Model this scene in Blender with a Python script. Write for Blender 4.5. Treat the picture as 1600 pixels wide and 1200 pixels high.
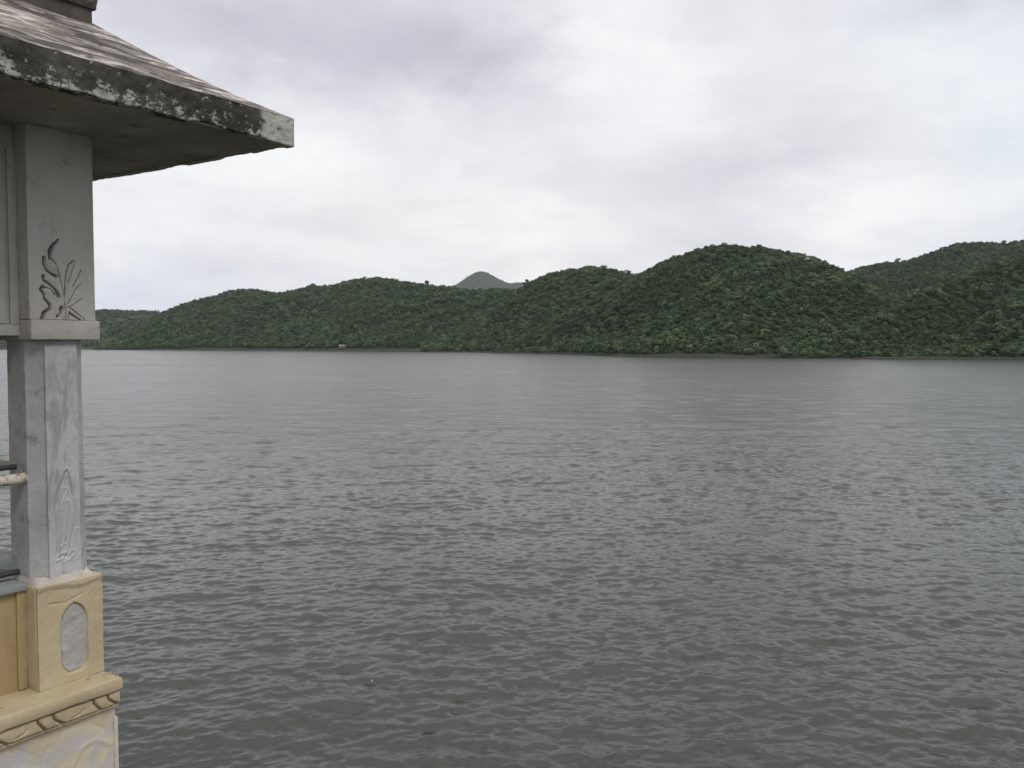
import bpy, bmesh, math, random
import numpy as np
from mathutils import Vector, noise as mnoise

random.seed(7)
RNG = np.random.default_rng(11)
scene = bpy.context.scene
for o in list(bpy.data.objects):
    bpy.data.objects.remove(o)
COL = scene.collection
R = math.radians

# ------------------------------------------------------------------ camera
F = 1377.0 / 1600.0            # focal length in image widths
EYE = 8.0                      # eye height above the lake, metres
PITCH = math.atan(62 / 1377)
cam_data = bpy.data.cameras.new('camera')
cam = bpy.data.objects.new('camera', cam_data)
COL.objects.link(cam)
cam.location = (0, 0, EYE)
cam.rotation_euler = (R(90) - PITCH, 0, 0)
cam_data.sensor_fit = 'HORIZONTAL'
cam_data.sensor_width = 36
cam_data.lens = 36 * F
cam_data.clip_start = 0.05
cam_data.clip_end = 20000
scene.camera = cam

scene.view_settings.view_transform = 'Standard'
scene.view_settings.look = 'None'
scene.view_settings.exposure = 0.0
scene.view_settings.gamma = 1.0
scene.view_settings.use_curve_mapping = False
scene.render.engine = 'CYCLES'
scene.cycles.max_bounces = 6
scene.cycles.diffuse_bounces = 3
scene.cycles.glossy_bounces = 3
scene.cycles.volume_bounces = 2
scene.cycles.use_denoising = True


def ray(px, py):
    u = (px - 800) / 1377.0
    v = (600 - py) / 1377.0
    c, s = math.cos(PITCH), math.sin(PITCH)
    return u, c + v * s, -s + v * c


def at(px, py, Y):
    """world point seen at a place of the photograph, at forward distance Y"""
    u, y, z = ray(px, py)
    k = Y / y
    return u * k, Y, EYE + z * k


# ------------------------------------------------------------------ node helpers
class NT:
    def __init__(self, tree):
        self.t = tree
        self.n = tree.nodes
        self.l = tree.links

    def new(self, kind, **kw):
        nd = self.n.new(kind)
        for k, v in kw.items():
            setattr(nd, k, v)
        return nd

    def put(self, sock, val):
        if isinstance(val, bpy.types.NodeSocket):
            self.l.new(val, sock)
        elif val is not None:
            sock.default_value = val

    def math(self, op, a, b=None, c=None, clamp=False):
        nd = self.new('ShaderNodeMath', operation=op, use_clamp=clamp)
        self.put(nd.inputs[0], a)
        if b is not None:
            self.put(nd.inputs[1], b)
        if c is not None:
            self.put(nd.inputs[2], c)
        return nd.outputs[0]

    def noise(self, vec, scale, detail=4, rough=0.55, lac=2.0, dist=0.0, out=0):
        nd = self.new('ShaderNodeTexNoise')
        self.put(nd.inputs['Vector'], vec)
        nd.inputs['Scale'].default_value = scale
        nd.inputs['Detail'].default_value = detail
        nd.inputs['Roughness'].default_value = rough
        nd.inputs['Lacunarity'].default_value = lac
        nd.inputs['Distortion'].default_value = dist
        return nd.outputs[out]

    def mapping(self, vec, scale=(1, 1, 1), loc=(0, 0, 0), rot=(0, 0, 0)):
        nd = self.new('ShaderNodeMapping')
        self.put(nd.inputs['Vector'], vec)
        nd.inputs['Scale'].default_value = scale
        nd.inputs['Location'].default_value = loc
        nd.inputs['Rotation'].default_value = rot
        return nd.outputs[0]

    def ramp(self, fac, stops, interp='LINEAR'):
        nd = self.new('ShaderNodeValToRGB')
        nd.color_ramp.interpolation = interp
        el = nd.color_ramp.elements
        while len(el) < len(stops):
            el.new(0.5)
        for e, (p, c) in zip(el, stops):
            e.position = p
            e.color = c if len(c) == 4 else (*c, 1)
        self.put(nd.inputs[0], fac)
        return nd.outputs[0]

    def smooth(self, x, a, b):
        nd = self.new('ShaderNodeMapRange', interpolation_type='SMOOTHSTEP')
        self.put(nd.inputs[0], x)
        nd.inputs[1].default_value = a
        nd.inputs[2].default_value = b
        return nd.outputs[0]

    def mix(self, fac, a, b, mode='MIX'):
        nd = self.new('ShaderNodeMix', data_type='RGBA', blend_type=mode)
        self.put(nd.inputs[0], fac)
        self.put(nd.inputs[6], a if not isinstance(a, tuple) else (*a[:3], 1))
        self.put(nd.inputs[7], b if not isinstance(b, tuple) else (*b[:3], 1))
        return nd.outputs[2]

    def bump(self, height, strength, distance, normal=None):
        nd = self.new('ShaderNodeBump')
        self.put(nd.inputs['Height'], height)
        self.put(nd.inputs['Strength'], strength)
        nd.inputs['Distance'].default_value = distance
        if normal is not None:
            self.put(nd.inputs['Normal'], normal)
        return nd.outputs[0]


# ------------------------------------------------------------------ sky (overcast) and sun
SUN_AZ, SUN_EL = R(140), R(50)          # measured from +Y towards +X
world = bpy.data.worlds.new('World')
scene.world = world
world.use_nodes = True
w = NT(world.node_tree)
w.n.clear()
tc = w.new('ShaderNodeTexCoord').outputs['Generated']
sep = w.new('ShaderNodeSeparateXYZ')
w.l.new(tc, sep.inputs[0])
dx, dy, dz = sep.outputs
warp = w.noise(w.mapping(tc, (1, 1, 2.0)), 5.0, 5, 0.6, out=1)
wsep = w.new('ShaderNodeSeparateXYZ')
w.l.new(warp, wsep.inputs[0])
az = w.math('ADD', w.math('ARCTAN2', dx, dy), w.math('MULTIPLY', w.math('SUBTRACT', wsep.outputs[0], 0.5), 0.34))
el = w.math('ADD', w.math('ARCSINE', dz), w.math('MULTIPLY', w.math('SUBTRACT', wsep.outputs[1], 0.5), 0.20))
zc = w.math('MAXIMUM', dz, 0.0)
# layered cloud noise, laid on a flat deck far above
deck = w.new('ShaderNodeCombineXYZ')
dd = w.math('ADD', zc, 0.22)
w.put(deck.inputs[0], w.math('DIVIDE', dx, dd))
w.put(deck.inputs[1], w.math('DIVIDE', dy, dd))
n1 = w.noise(deck.outputs[0], 1.3, 7, 0.55, dist=0.4)
n2 = w.noise(deck.outputs[0], 4.5, 6, 0.6, dist=0.3)
lum = w.math('ADD', 0.862, w.math('MULTIPLY', w.math('SUBTRACT', n1, 0.5), 0.46))
lum = w.math('ADD', lum, w.math('MULTIPLY', w.math('SUBTRACT', n2, 0.5), 0.22))
PATCHES = [  # photo x, y, half widths in px, amount
    (640, 50, 290, 110, -0.14), (730, 115, 140, 60, -0.10), (250, 20, 260, 80, -0.15),
    (500, 70, 380, 120, -0.02), (985, 60, 110, 120, 0.17), (400, 250, 260, 80, 0.13), (1130, 270, 320, 80, -0.09),
    (1500, 150, 140, 100, 0.06), (1580, -10, 130, 45, -0.16), (840, 360, 150, 50, 0.13),
    (1330, 335, 120, 40, 0.12), (200, 430, 190, 50, -0.08), (1120, 375, 140, 30, -0.03), (1250, 60, 200, 60, 0.03),
]
for (px, py, rx, ry, amp) in PATCHES:
    u, y, z = ray(px, py)
    a0 = math.atan2(u, y)
    e0 = math.atan2(z, math.hypot(u, y))
    ga = w.math('POWER', w.math('ABSOLUTE', w.math('DIVIDE', w.math('SUBTRACT', az, a0), rx / 1377 * 1.1)), 2)
    ge = w.math('POWER', w.math('ABSOLUTE', w.math('DIVIDE', w.math('SUBTRACT', el, e0), ry / 1377 * 1.1)), 2)
    g = w.math('EXPONENT', w.math('MULTIPLY', w.math('ADD', ga, ge), -1.0))
    lum = w.math('ADD', lum, w.math('MULTIPLY', g, amp))
cloud = w.ramp(lum, [(0.45, (0.455, 0.45, 0.50)), (0.62, (0.615, 0.61, 0.68)), (0.76, (0.75, 0.755, 0.80)),
                     (0.88, (0.87, 0.875, 0.90)), (1.0, (0.985, 0.985, 0.99))])
def soft_patch(px, py, rx, ry):
    u, y, z = ray(px, py)
    a0, e0 = math.atan2(u, y), math.atan2(z, math.hypot(u, y))
    ga = w.math('POWER', w.math('ABSOLUTE', w.math('DIVIDE', w.math('SUBTRACT', az, a0), rx / 1377)), 2)
    ge = w.math('POWER', w.math('ABSOLUTE', w.math('DIVIDE', w.math('SUBTRACT', el, e0), ry / 1377)), 2)
    return w.math('EXPONENT', w.math('MULTIPLY', w.math('ADD', ga, ge), -1.0))


for (px, py, rx, ry, k, tint) in ((760, 385, 330, 80, 0.8, (1.0, 0.965, 0.945)), (1330, 330, 160, 60, 0.5, (1.0, 0.98, 0.96)), (1640, 220, 160, 170, 0.9, (0.90, 0.955, 1.0)),
                                  (190, 450, 190, 50, 0.9, (0.90, 0.945, 1.0)), (1560, 0, 200, 60, 0.7, (0.93, 0.96, 1.0)), (560, 60, 380, 130, 0.7, (0.985, 0.97, 1.0))):
    cloud = w.mix(w.math('MULTIPLY', soft_patch(px, py, rx, ry), k), cloud, w.mix(1.0, cloud, tint, 'MULTIPLY'))
# an overcast sky grows brighter towards the zenith
zen = w.math('ADD', 1.0, w.math('MULTIPLY', w.math('MAXIMUM', w.math('SUBTRACT', dz, 0.62), 0.0), 4.6))
cloud = w.mix(1.0, cloud, zen, 'MULTIPLY')
bg1 = w.new('ShaderNodeBackground')
w.l.new(cloud, bg1.inputs[0])
bg1.inputs[1].default_value = 1.0
nish = w.new('ShaderNodeTexSky', sky_type='NISHITA')
nish.sun_disc = False
nish.sun_elevation = SUN_EL
nish.sun_rotation = SUN_AZ
nish.air_density = 1.0
nish.dust_density = 2.0
bg2 = w.new('ShaderNodeBackground')
w.l.new(nish.outputs[0], bg2.inputs[0])
bg2.inputs[1].default_value = 0.1
mixs = w.new('ShaderNodeMixShader')
thin = w.math('MULTIPLY', w.smooth(n2, 0.45, 0.75), 0.10)      # thin places in the deck let a little blue through
w.put(mixs.inputs[0], w.math('ADD', thin, 0.02))
w.l.new(bg1.outputs[0], mixs.inputs[1])
w.l.new(bg2.outputs[0], mixs.inputs[2])
wout = w.new('ShaderNodeOutputWorld')
w.l.new(mixs.outputs[0], wout.inputs[0])

sun_data = bpy.data.lights.new('sun', 'SUN')
sun_data.energy = 1.3
sun_data.angle = R(22)
sun_data.color = (1.0, 0.96, 0.9)
sun = bpy.data.objects.new('sun', sun_data)
COL.objects.link(sun)
sd = Vector((math.sin(SUN_AZ) * math.cos(SUN_EL), math.cos(SUN_AZ) * math.cos(SUN_EL), math.sin(SUN_EL)))
sun.rotation_euler = sd.to_track_quat('Z', 'Y').to_euler()
sun.location = (0, 0, 400)


# ------------------------------------------------------------------ object helpers
def tag(o, label=None, cat=None, group=None, kind=None):
    if label: o['label'] = label
    if cat: o['category'] = cat
    if group: o['group'] = group
    if kind: o['kind'] = kind
    return o


def link(name, me, mat=None, parent=None):
    o = bpy.data.objects.new(name, me)
    COL.objects.link(o)
    if mat is not None and not me.materials:
        me.materials.append(mat)
    if parent is not None:
        o.parent = parent
    return o


def np_mesh(name, verts, quads, smooth=True):
    me = bpy.data.meshes.new(name)
    verts = np.asarray(verts, dtype=np.float32)
    quads = np.asarray(quads, dtype=np.int32)
    n = quads.shape[1]
    me.vertices.add(len(verts))
    me.vertices.foreach_set('co', verts.ravel())
    me.loops.add(quads.size)
    me.loops.foreach_set('vertex_index', quads.ravel())
    me.polygons.add(len(quads))
    me.polygons.foreach_set('loop_start', np.arange(0, quads.size, n, dtype=np.int32))
    me.polygons.foreach_set('loop_total', np.full(len(quads), n, dtype=np.int32))
    if smooth:
        me.polygons.foreach_set('use_smooth', np.ones(len(quads), dtype=bool))
    me.update(calc_edges=True)
    return me


def grid_quads(nr, nc, off=0, flip=False):
    i = np.arange(nr - 1)[:, None] * nc + np.arange(nc - 1)[None, :] + off
    q = np.stack([i, i + 1, i + nc + 1, i + nc], -1).reshape(-1, 4)
    return q[:, ::-1] if flip else q


def material(name):
    m = bpy.data.materials.new(name)
    m.use_nodes = True
    t = NT(m.node_tree)
    b = t.n['Principled BSDF']
    return m, t, b


def vnoise(x, y, seed, octs=4, gain=0.5):
    """smooth value noise on arrays"""
    out = np.zeros_like(x, dtype=float)
    amp, tot = 1.0, 0.0
    for o in range(octs):
        r = np.random.default_rng(seed * 31 + o)
        tab = r.random((256, 256))
        fx, fy = x * 2 ** o + 13.7 * o, y * 2 ** o + 7.3 * o
        ix, iy = np.floor(fx).astype(int), np.floor(fy).astype(int)
        tx, ty = fx - ix, fy - iy
        tx, ty = tx * tx * (3 - 2 * tx), ty * ty * (3 - 2 * ty)
        g = lambda a, b: tab[a % 256, b % 256]
        v = (g(ix, iy) * (1 - tx) + g(ix + 1, iy) * tx) * (1 - ty) + (g(ix, iy + 1) * (1 - tx) + g(ix + 1, iy + 1) * tx) * ty
        out += (v - 0.5) * 2 * amp
        tot += amp
        amp *= gain
    return out / tot


# ------------------------------------------------------------------ lake water
def water_material():
    m, t, b = material('lake water')
    geo = t.new('ShaderNodeNewGeometry').outputs['Position']
    att = t.new('ShaderNodeAttribute', attribute_name='calm')      # share of the waves too fine for the mesh
    fine = att.outputs['Fac']
    big = t.noise(t.mapping(geo, (0.004, 0.02, 1)), 1.0, 3, 0.5)
    turb = t.noise(t.mapping(geo, (0.03, 0.05, 1)), 1.0, 3, 0.5)
    b.inputs['Base Color'].default_value = (0.04, 0.043, 0.033, 1)
    t.put(b.inputs['Base Color'], t.mix(turb, (0.010, 0.015, 0.008), (0.016, 0.020, 0.011)))
    b.inputs['IOR'].default_value = 1.333
    b.inputs['Specular IOR Level'].default_value = 0.8
    rough = t.math('ADD', 0.03, t.math('MULTIPLY', fine, t.math('ADD', 0.15, t.math('MULTIPLY', big, 0.10))))
    t.put(b.inputs['Roughness'], rough)
    r1 = t.noise(t.mapping(geo, (1.5, 3.6, 1), rot=(0, 0, R(6))), 1.0, 4, 0.62, dist=0.5)
    r2 = t.noise(t.mapping(geo, (6.0, 12.0, 1), rot=(0, 0, R(-9))), 1.0, 3, 0.6, dist=0.6)
    r3 = t.noise(t.mapping(geo, (0.45, 1.1, 1), rot=(0, 0, R(4))), 1.0, 3, 0.55, dist=0.4)
    h = t.math('ADD', t.math('MULTIPLY', r1, 0.024), t.math('MULTIPLY', r2, 0.006))
    r4 = t.noise(t.mapping(geo, (0.10, 0.30, 1), rot=(0, 0, R(-5))), 1.0, 4, 0.6, dist=0.4)
    h = t.math('ADD', h, t.math('MULTIPLY', t.math('ADD', t.math('MULTIPLY', r3, 0.12), t.math('MULTIPLY', r4, 0.45)), fine))
    t.put(b.inputs['Normal'], t.bump(h, 1.0, 1.0))
    return m


def build_water():
    # rings about the spot where the photographer stands, finer nearby
    rs = [0.6, 3.0, 6.0, 9.0, 11.0]
    r = 12.5
    while r < 2200:
        rs.append(r)
        foot = r * r / (EYE * 881) * 0.42
        r += max(0.035, min(foot, 0.0075 * r)) if r < 400 else 0.02 * r
    rs = np.array(rs)
    a_in = np.linspace(R(-35), R(35), 700)
    step = a_in[1] - a_in[0]
    a_out = [a_in[-1]]
    while a_out[-1] < R(180):
        step *= 1.25
        a_out.append(a_out[-1] + min(step, R(5)))
    a_out = np.array(a_out[1:])
    a_out = a_out[a_out < R(179)]
    a = np.concatenate([-a_out[::-1], a_in, a_out])
    a = np.append(a, a[0] + 2 * math.pi)
    RR, AA = np.meshgrid(rs, a, indexing='ij')
    X, Y = RR * np.sin(AA), RR * np.cos(AA)
    dr = np.gradient(rs)
    da = np.gradient(a)
    cell = np.maximum(dr[:, None], 0.5 * RR * np.abs(da)[None, :])
    nw = 120
    lam = np.exp(RNG.uniform(math.log(0.22), math.log(3.6), nw))
    lam[:26] = np.exp(RNG.uniform(math.log(3.2), math.log(10.0), 26))
    th = R(-96) + RNG.normal(0, R(48), nw)       # travelling towards the viewer
    ph = RNG.uniform(0, 2 * math.pi, nw)
    slope = 0.035 * np.exp(-(np.log(lam / 0.62) / 0.85) ** 2 * 0.5)
    slope[:26] = 0.010
    Z = np.zeros_like(X)
    DX = np.zeros_like(X)
    DY = np.zeros_like(X)
    lost = np.zeros_like(X)
    gust = 1.0 + 0.40 * vnoise(X / 9, Y / 16, 5, 3) + 0.35 * vnoise(X / 40, Y / 70, 6, 3)
    near = RR < 420
    for l, t_, p, s in zip(lam, th, ph, slope):
        k = 2 * math.pi / l
        fade = np.clip((l / cell - 1.9) / 1.8, 0, 1)
        lost += s * s * (1 - fade)
        ampl = s / k * fade * gust
        arg = k * (X * math.cos(t_) + Y * math.sin(t_)) + p
        sn, cs = np.sin(arg - 0.45 * np.sin(arg)), np.cos(arg)
        Z += ampl * sn
        DX += ampl * math.cos(t_) * cs * 0.2
        DY += ampl * math.sin(t_) * cs * 0.2
    lost /= (slope ** 2).sum()
    # the last column shares its place with the first
    print('wave height rms', Z[RR < 60].std())
    V = np.stack([X + DX, Y + DY - 0.75 * Z, Z], -1)       # crests lean the way the wind drives them
    V[:, -1] = V[:, 0]
    me = np_mesh('water', V.reshape(-1, 3), grid_quads(*X.shape, flip=True))
    at_ = me.attributes.new('calm', 'FLOAT', 'POINT')
    at_.data.foreach_set('value', lost.astype(np.float32).ravel())
    o = link('water', me, water_material())
    tag(o, 'grey green lake water ruffled by small wind waves', 'water', kind='structure')


# ------------------------------------------------------------------ hills
def hill_material():
    m, t, b = material('undergrowth and bare bank')
    geo = t.new('ShaderNodeNewGeometry').outputs['Position']
    att = t.new('ShaderNodeAttribute', attribute_name='bank').outputs['Fac']
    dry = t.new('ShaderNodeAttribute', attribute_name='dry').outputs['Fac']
    n = t.noise(geo, 0.05, 5, 0.6)
    n_ = t.noise(geo, 0.35, 4, 0.6)
    green = t.mix(n, (0.013, 0.023, 0.009), (0.028, 0.040, 0.016))
    green = t.mix(t.math('MULTIPLY', t.smooth(n_, 0.55, 0.8), 0.5), green, (0.045, 0.046, 0.026))
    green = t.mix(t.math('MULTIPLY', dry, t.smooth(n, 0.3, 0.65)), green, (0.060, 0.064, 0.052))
    e = t.noise(t.mapping(geo, (0.05, 0.05, 1.2)), 1.0, 5, 0.65)
    earth = t.ramp(e, [(0.36, (0.030, 0.028, 0.022)), (0.54, (0.06, 0.055, 0.044)), (0.72, (0.13, 0.118, 0.098))])
    wet = t.new('ShaderNodeSeparateXYZ')
    t.l.new(geo, wet.inputs[0])
    wz = t.math('ADD', wet.outputs[2], t.math('MULTIPLY', t.math('SUBTRACT', n_, 0.5), 0.5))
    earth = t.mix(t.smooth(wz, 0.5, 1.0), (0.03, 0.028, 0.023), earth)       # wet stone at the waterline
    t.put(b.inputs['Base Color'], t.mix(att, green, earth))
    b.inputs['Roughness'].default_value = 0.95
    b.inputs['Specular IOR Level'].default_value = 0.1
    t.put(b.inputs['Normal'], t.bump(t.noise(geo, 0.5, 5, 0.65), 0.8, 2.0))
    return m


HILL_MAT = hill_material()


def smooth_interp(xs, pts, col, sig=9):
    p = np.array(pts, dtype=float)
    y = np.interp(xs, p[:, 0], p[:, col])
    k = np.exp(-0.5 * (np.arange(-3 * sig, 3 * sig + 1) / sig) ** 2)
    k /= k.sum()
    yy = np.pad(y, 3 * sig, mode='edge')
    return np.convolve(yy, k, 'valid')


class Hill:
    """terrain from the shore up to its ridge and down the far side.
    pts: photo x, photo y of the skyline, shore distance, ridge distance"""

    def __init__(self, name, pts, label, tree_h=5.0, lump=1.0, seed=1, bank=1.5, sharp=1.0, sig=4, step=4, dry=0.0):
        x0, x1 = pts[0][0], pts[-1][0]
        self.nc = int((x1 - x0) / step) + 1
        xs = np.linspace(x0, x1, self.nc)
        sk = smooth_interp(xs, pts, 1, sig)
        ds = smooth_interp(xs, pts, 2, 14)
        dr_ = smooth_interp(xs, pts, 3, 14)
        vs = np.concatenate([[-0.08, 0.0, 0.012, 0.03], np.linspace(0.05, 1.0, 44), np.linspace(1.05, 1.7, 12)])
        self.vs = vs
        self.nv = len(vs)
        V, XS = np.meshgrid(vs, xs, indexing='ij')
        DS = np.broadcast_to(ds, V.shape)
        DR = np.broadcast_to(dr_, V.shape)
        jit = 4.0 * vnoise(XS / 40, XS * 0 + 2, seed + 5, 3)
        D = DS + (DR - DS) * V + jit * (V < 0.05)
        c = math.cos(PITCH)
        X = (XS - 800) / 1377 * D * c
        hr = EYE + (538 - sk) / 1377 * dr_ * c - tree_h * 0.62
        hr = np.maximum(hr, 0.3)
        HR = np.broadcast_to(hr, V.shape)
        up = np.clip(V, 0, 1)
        prof = 0.55 * np.sin(up * math.pi / 2) ** sharp + 0.45 * up
        back = np.where(V > 1, np.cos(np.clip(V - 1, 0, 1) * math.pi / 2 * 1.2), 1.0)
        Z = HR * prof * back
        q = X - 0.9 * (D - DS)
        gl = vnoise(q / 62, D / 260, seed, 3)
        gl = 0.55 - 1.5 * np.abs(gl) + 0.35 * vnoise(X / 30, D / 60, seed + 2, 3) - 0.5
        gl2 = vnoise(X / 22, D / 30, seed + 3, 3)
        mask = np.clip(up * 3, 0, 1) * np.clip((1.0 - up) * 3.0, 0.05, 1)
        Z = Z + mask * lump * (gl * np.minimum(24, HR * 0.40) + gl2 * 3.0)
        bk = np.minimum(bank, HR)
        bankw = np.clip(1 - V / 0.02, 0, 1)
        bh = bk * (0.75 + 0.5 * vnoise(XS / 60, XS * 0, seed + 8, 3))
        Z = np.where((V > 0) & (V < 0.05), np.maximum(Z, bh), Z)
        Z = np.where(V == 0, 0.35, Z)
        Z = np.where(V < 0, -1.5, Z)
        self.P = np.stack([X, D, Z], -1)
        me = np_mesh(name, self.P.reshape(-1, 3), grid_quads(self.nv, self.nc))
        b_ = np.where(V < 0.011, 1.0, np.where(V < 0.028, 0.6, 0.0))
        me.attributes.new('bank', 'FLOAT', 'POINT').data.foreach_set('value', b_.astype(np.float32).ravel())
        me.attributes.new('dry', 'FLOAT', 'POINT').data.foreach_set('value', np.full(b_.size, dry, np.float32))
        o = link('hill', me, HILL_MAT)
        tag(o, label, 'hill', kind='structure')
        self.obj = o
        self.xs, self.seed = xs, seed

    def sample(self, r, c):
        i, j = np.floor(r).astype(int), np.floor(c).astype(int)
        i = np.clip(i, 0, self.nv - 2)
        j = np.clip(j, 0, self.nc - 2)
        f, g = (r - i)[:, None], (c - j)[:, None]
        P = self.P
        return (P[i, j] * (1 - f) + P[i + 1, j] * f) * (1 - g) + (P[i, j + 1] * (1 - f) + P[i + 1, j + 1] * f) * g

    def scatter(self, density, vmax=1.22, vmin=0.03):
        """points spread evenly by area, denser in clumps"""
        P = self.P
        e1 = P[1:, :-1] - P[:-1, :-1]
        e2 = P[:-1, 1:] - P[:-1, :-1]
        area = np.linalg.norm(np.cross(e1, e2), axis=-1)
        ok = (self.vs[:-1] >= vmin) & (self.vs[:-1] < vmax)
        area = area * ok[:, None]
        n = RNG.poisson(area * density)
        I, J = np.nonzero(n)
        I = np.repeat(I, n[n > 0])
        J = np.repeat(J, n[n > 0])
        return self.sample(I + RNG.random(len(I)), J + RNG.random(len(J)))


H_PEAK = Hill('peak', [(640, 452, 3700, 4500), (690, 450, 3700, 4500), (712, 446, 3700, 4500), (732, 431, 3700, 4500), (745, 424, 3700, 4500), (755, 422, 3700, 4500),
                       (764, 427, 3700, 4500), (780, 436, 3700, 4500), (797, 444, 3700, 4500), (806, 441, 3700, 4500), (816, 440, 3700, 4500),
                       (832, 444, 3700, 4500), (880, 452, 3700, 4500)],
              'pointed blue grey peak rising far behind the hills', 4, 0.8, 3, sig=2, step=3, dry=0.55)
H_FAR = Hill('far', [(-420, 470, 1330, 1900), (-200, 478, 1330, 1900), (0, 480, 1330, 1900), (90, 486, 1330, 1900), (152, 485, 1330, 1900), (185, 482.5, 1320, 1900), (205, 487, 1310, 1900),
                     (222, 483.5, 1300, 1900), (245, 487, 1290, 1900), (275, 489, 1280, 1900), (420, 500, 1260, 1850)],
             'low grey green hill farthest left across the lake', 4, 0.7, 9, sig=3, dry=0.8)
H_LEFT = Hill('left', [(150, 545, 1240, 1330), (190, 525, 1230, 1370), (225, 500, 1220, 1450), (255, 487, 1200, 1500), (286, 475, 1190, 1500), (317, 467, 1170, 1500), (349, 459, 1150, 1480), (370, 451, 1140, 1480),
                       (395, 452, 1130, 1460), (430, 459.5, 1110, 1450), (458, 455, 1090, 1430), (483, 446, 1070, 1420), (511, 449, 1050, 1400), (533, 441, 1040, 1380),
                       (564, 436, 1020, 1360), (599, 436, 1010, 1350), (630, 439, 1000, 1340), (647, 443, 990, 1330), (678, 447, 970, 1320), (709, 449, 950, 1300),
                       (750, 453, 930, 1280), (787, 453, 900, 1260), (815, 450, 880, 1230), (880, 465, 850, 1150), (960, 490, 820, 1050)],
              'long wooded hill filling the left half of the far shore', 6, 1.0, 21)
H_MID = Hill('mid', [(660, 547, 925, 960), (720, 520, 890, 980), (770, 480, 860, 1030), (819, 443, 830, 1060), (828, 438, 825, 1060), (850, 428, 810, 1050), (881, 421, 790, 1040), (912, 417.5, 775, 1020), (931, 416, 760, 1010), (953, 419, 750, 1000),
                     (984, 428, 730, 980), (1030, 445, 710, 950), (1120, 480, 690, 900)],
             'rounded wooded hill in the middle of the far shore', 6, 1.0, 33)
H_RIGHT = Hill('right', [(770, 547, 870, 890), (800, 534, 850, 890), (819, 520, 820, 885), (881, 489, 735, 850), (930, 466, 590, 790), (950, 458, 555, 770), (984, 437, 535, 770), (994, 428, 533, 775), (1022, 414, 530, 780), (1053, 401, 527, 785), (1080, 389, 525, 790),
                         (1108, 384, 523, 790), (1143, 382, 521, 790), (1177, 382, 520, 790), (1205, 386, 519, 785), (1229, 388, 518, 780), (1256, 398, 516, 770),
                         (1284, 408, 514, 760), (1315, 422, 512, 750), (1350, 440, 510, 740), (1420, 475, 505, 700), (1500, 510, 500, 660)],
               'tall round topped wooded hill right of the middle', 5.5, 1.15, 41)
H_BACK = Hill('back', [(1230, 470, 900, 1250), (1290, 436, 900, 1250), (1315, 424, 900, 1250), (1342, 417, 900, 1250), (1376, 411.5, 900, 1250), (1411, 410, 900, 1250), (1445, 398, 900, 1250), (1480, 384, 900, 1250),
                       (1504, 376.5, 900, 1250), (1531, 377.5, 900, 1250), (1548, 382, 900, 1250), (1579, 379, 900, 1250), (1600, 375, 900, 1250), (1700, 360, 900, 1250), (2000, 380, 900, 1250)],
              'hazy wooded hill rising behind at the far right', 5.5, 0.9, 55)
H_SPUR = Hill('spur', [(1215, 552, 514, 522), (1256, 535, 506, 535), (1291, 525, 494, 540), (1325, 511, 480, 545), (1359, 494, 475, 555), (1394, 473, 470, 565), (1428, 453, 465, 575), (1462, 445, 460, 580), (1497, 434, 455, 590),
                       (1531, 418, 450, 600), (1566, 405, 445, 610), (1600, 396, 440, 620), (1700, 370, 425, 640), (2000, 350, 400, 650)],
              'nearest wooded spur sloping down at the right edge', 5.5, 1.15, 63)

build_water()


# ------------------------------------------------------------------ trees
def leaf_material():
    m, t, b = material('leaves')
    geo = t.new('ShaderNodeNewGeometry').outputs['Position']
    rnd = t.new('ShaderNodeObjectInfo').outputs['Random']
    n = t.noise(geo, 0.012, 3, 0.6)
    n2 = t.noise(geo, 0.9, 2, 0.6)
    c = t.ramp(rnd, [(0.0, (0.016, 0.034, 0.012)), (0.35, (0.032, 0.060, 0.021)), (0.7, (0.064, 0.104, 0.040)), (0.92, (0.112, 0.152, 0.066)), (1.0, (0.165, 0.18, 0.09))])
    c = t.mix(t.smooth(n, 0.4, 0.65), c, t.mix(0.5, c, (0.05, 0.078, 0.024)))
    c = t.mix(n2, c, t.mix(0.35, c, (0.022, 0.042, 0.014)))
    t.put(b.inputs['Base Color'], c)
    b.inputs['Roughness'].default_value = 0.7
    b.inputs['Specular IOR Level'].default_value = 0.25
    return m


def bark_material():
    m, t, b = material('bark')
    geo = t.new('ShaderNodeNewGeometry').outputs['Position']
    t.put(b.inputs['Base Color'], t.mix(t.noise(geo, 2.0, 4), (0.05, 0.04, 0.03), (0.12, 0.10, 0.08)))
    b.inputs['Roughness'].default_value = 0.9
    return m


LEAF, BARK = leaf_material(), bark_material()


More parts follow.
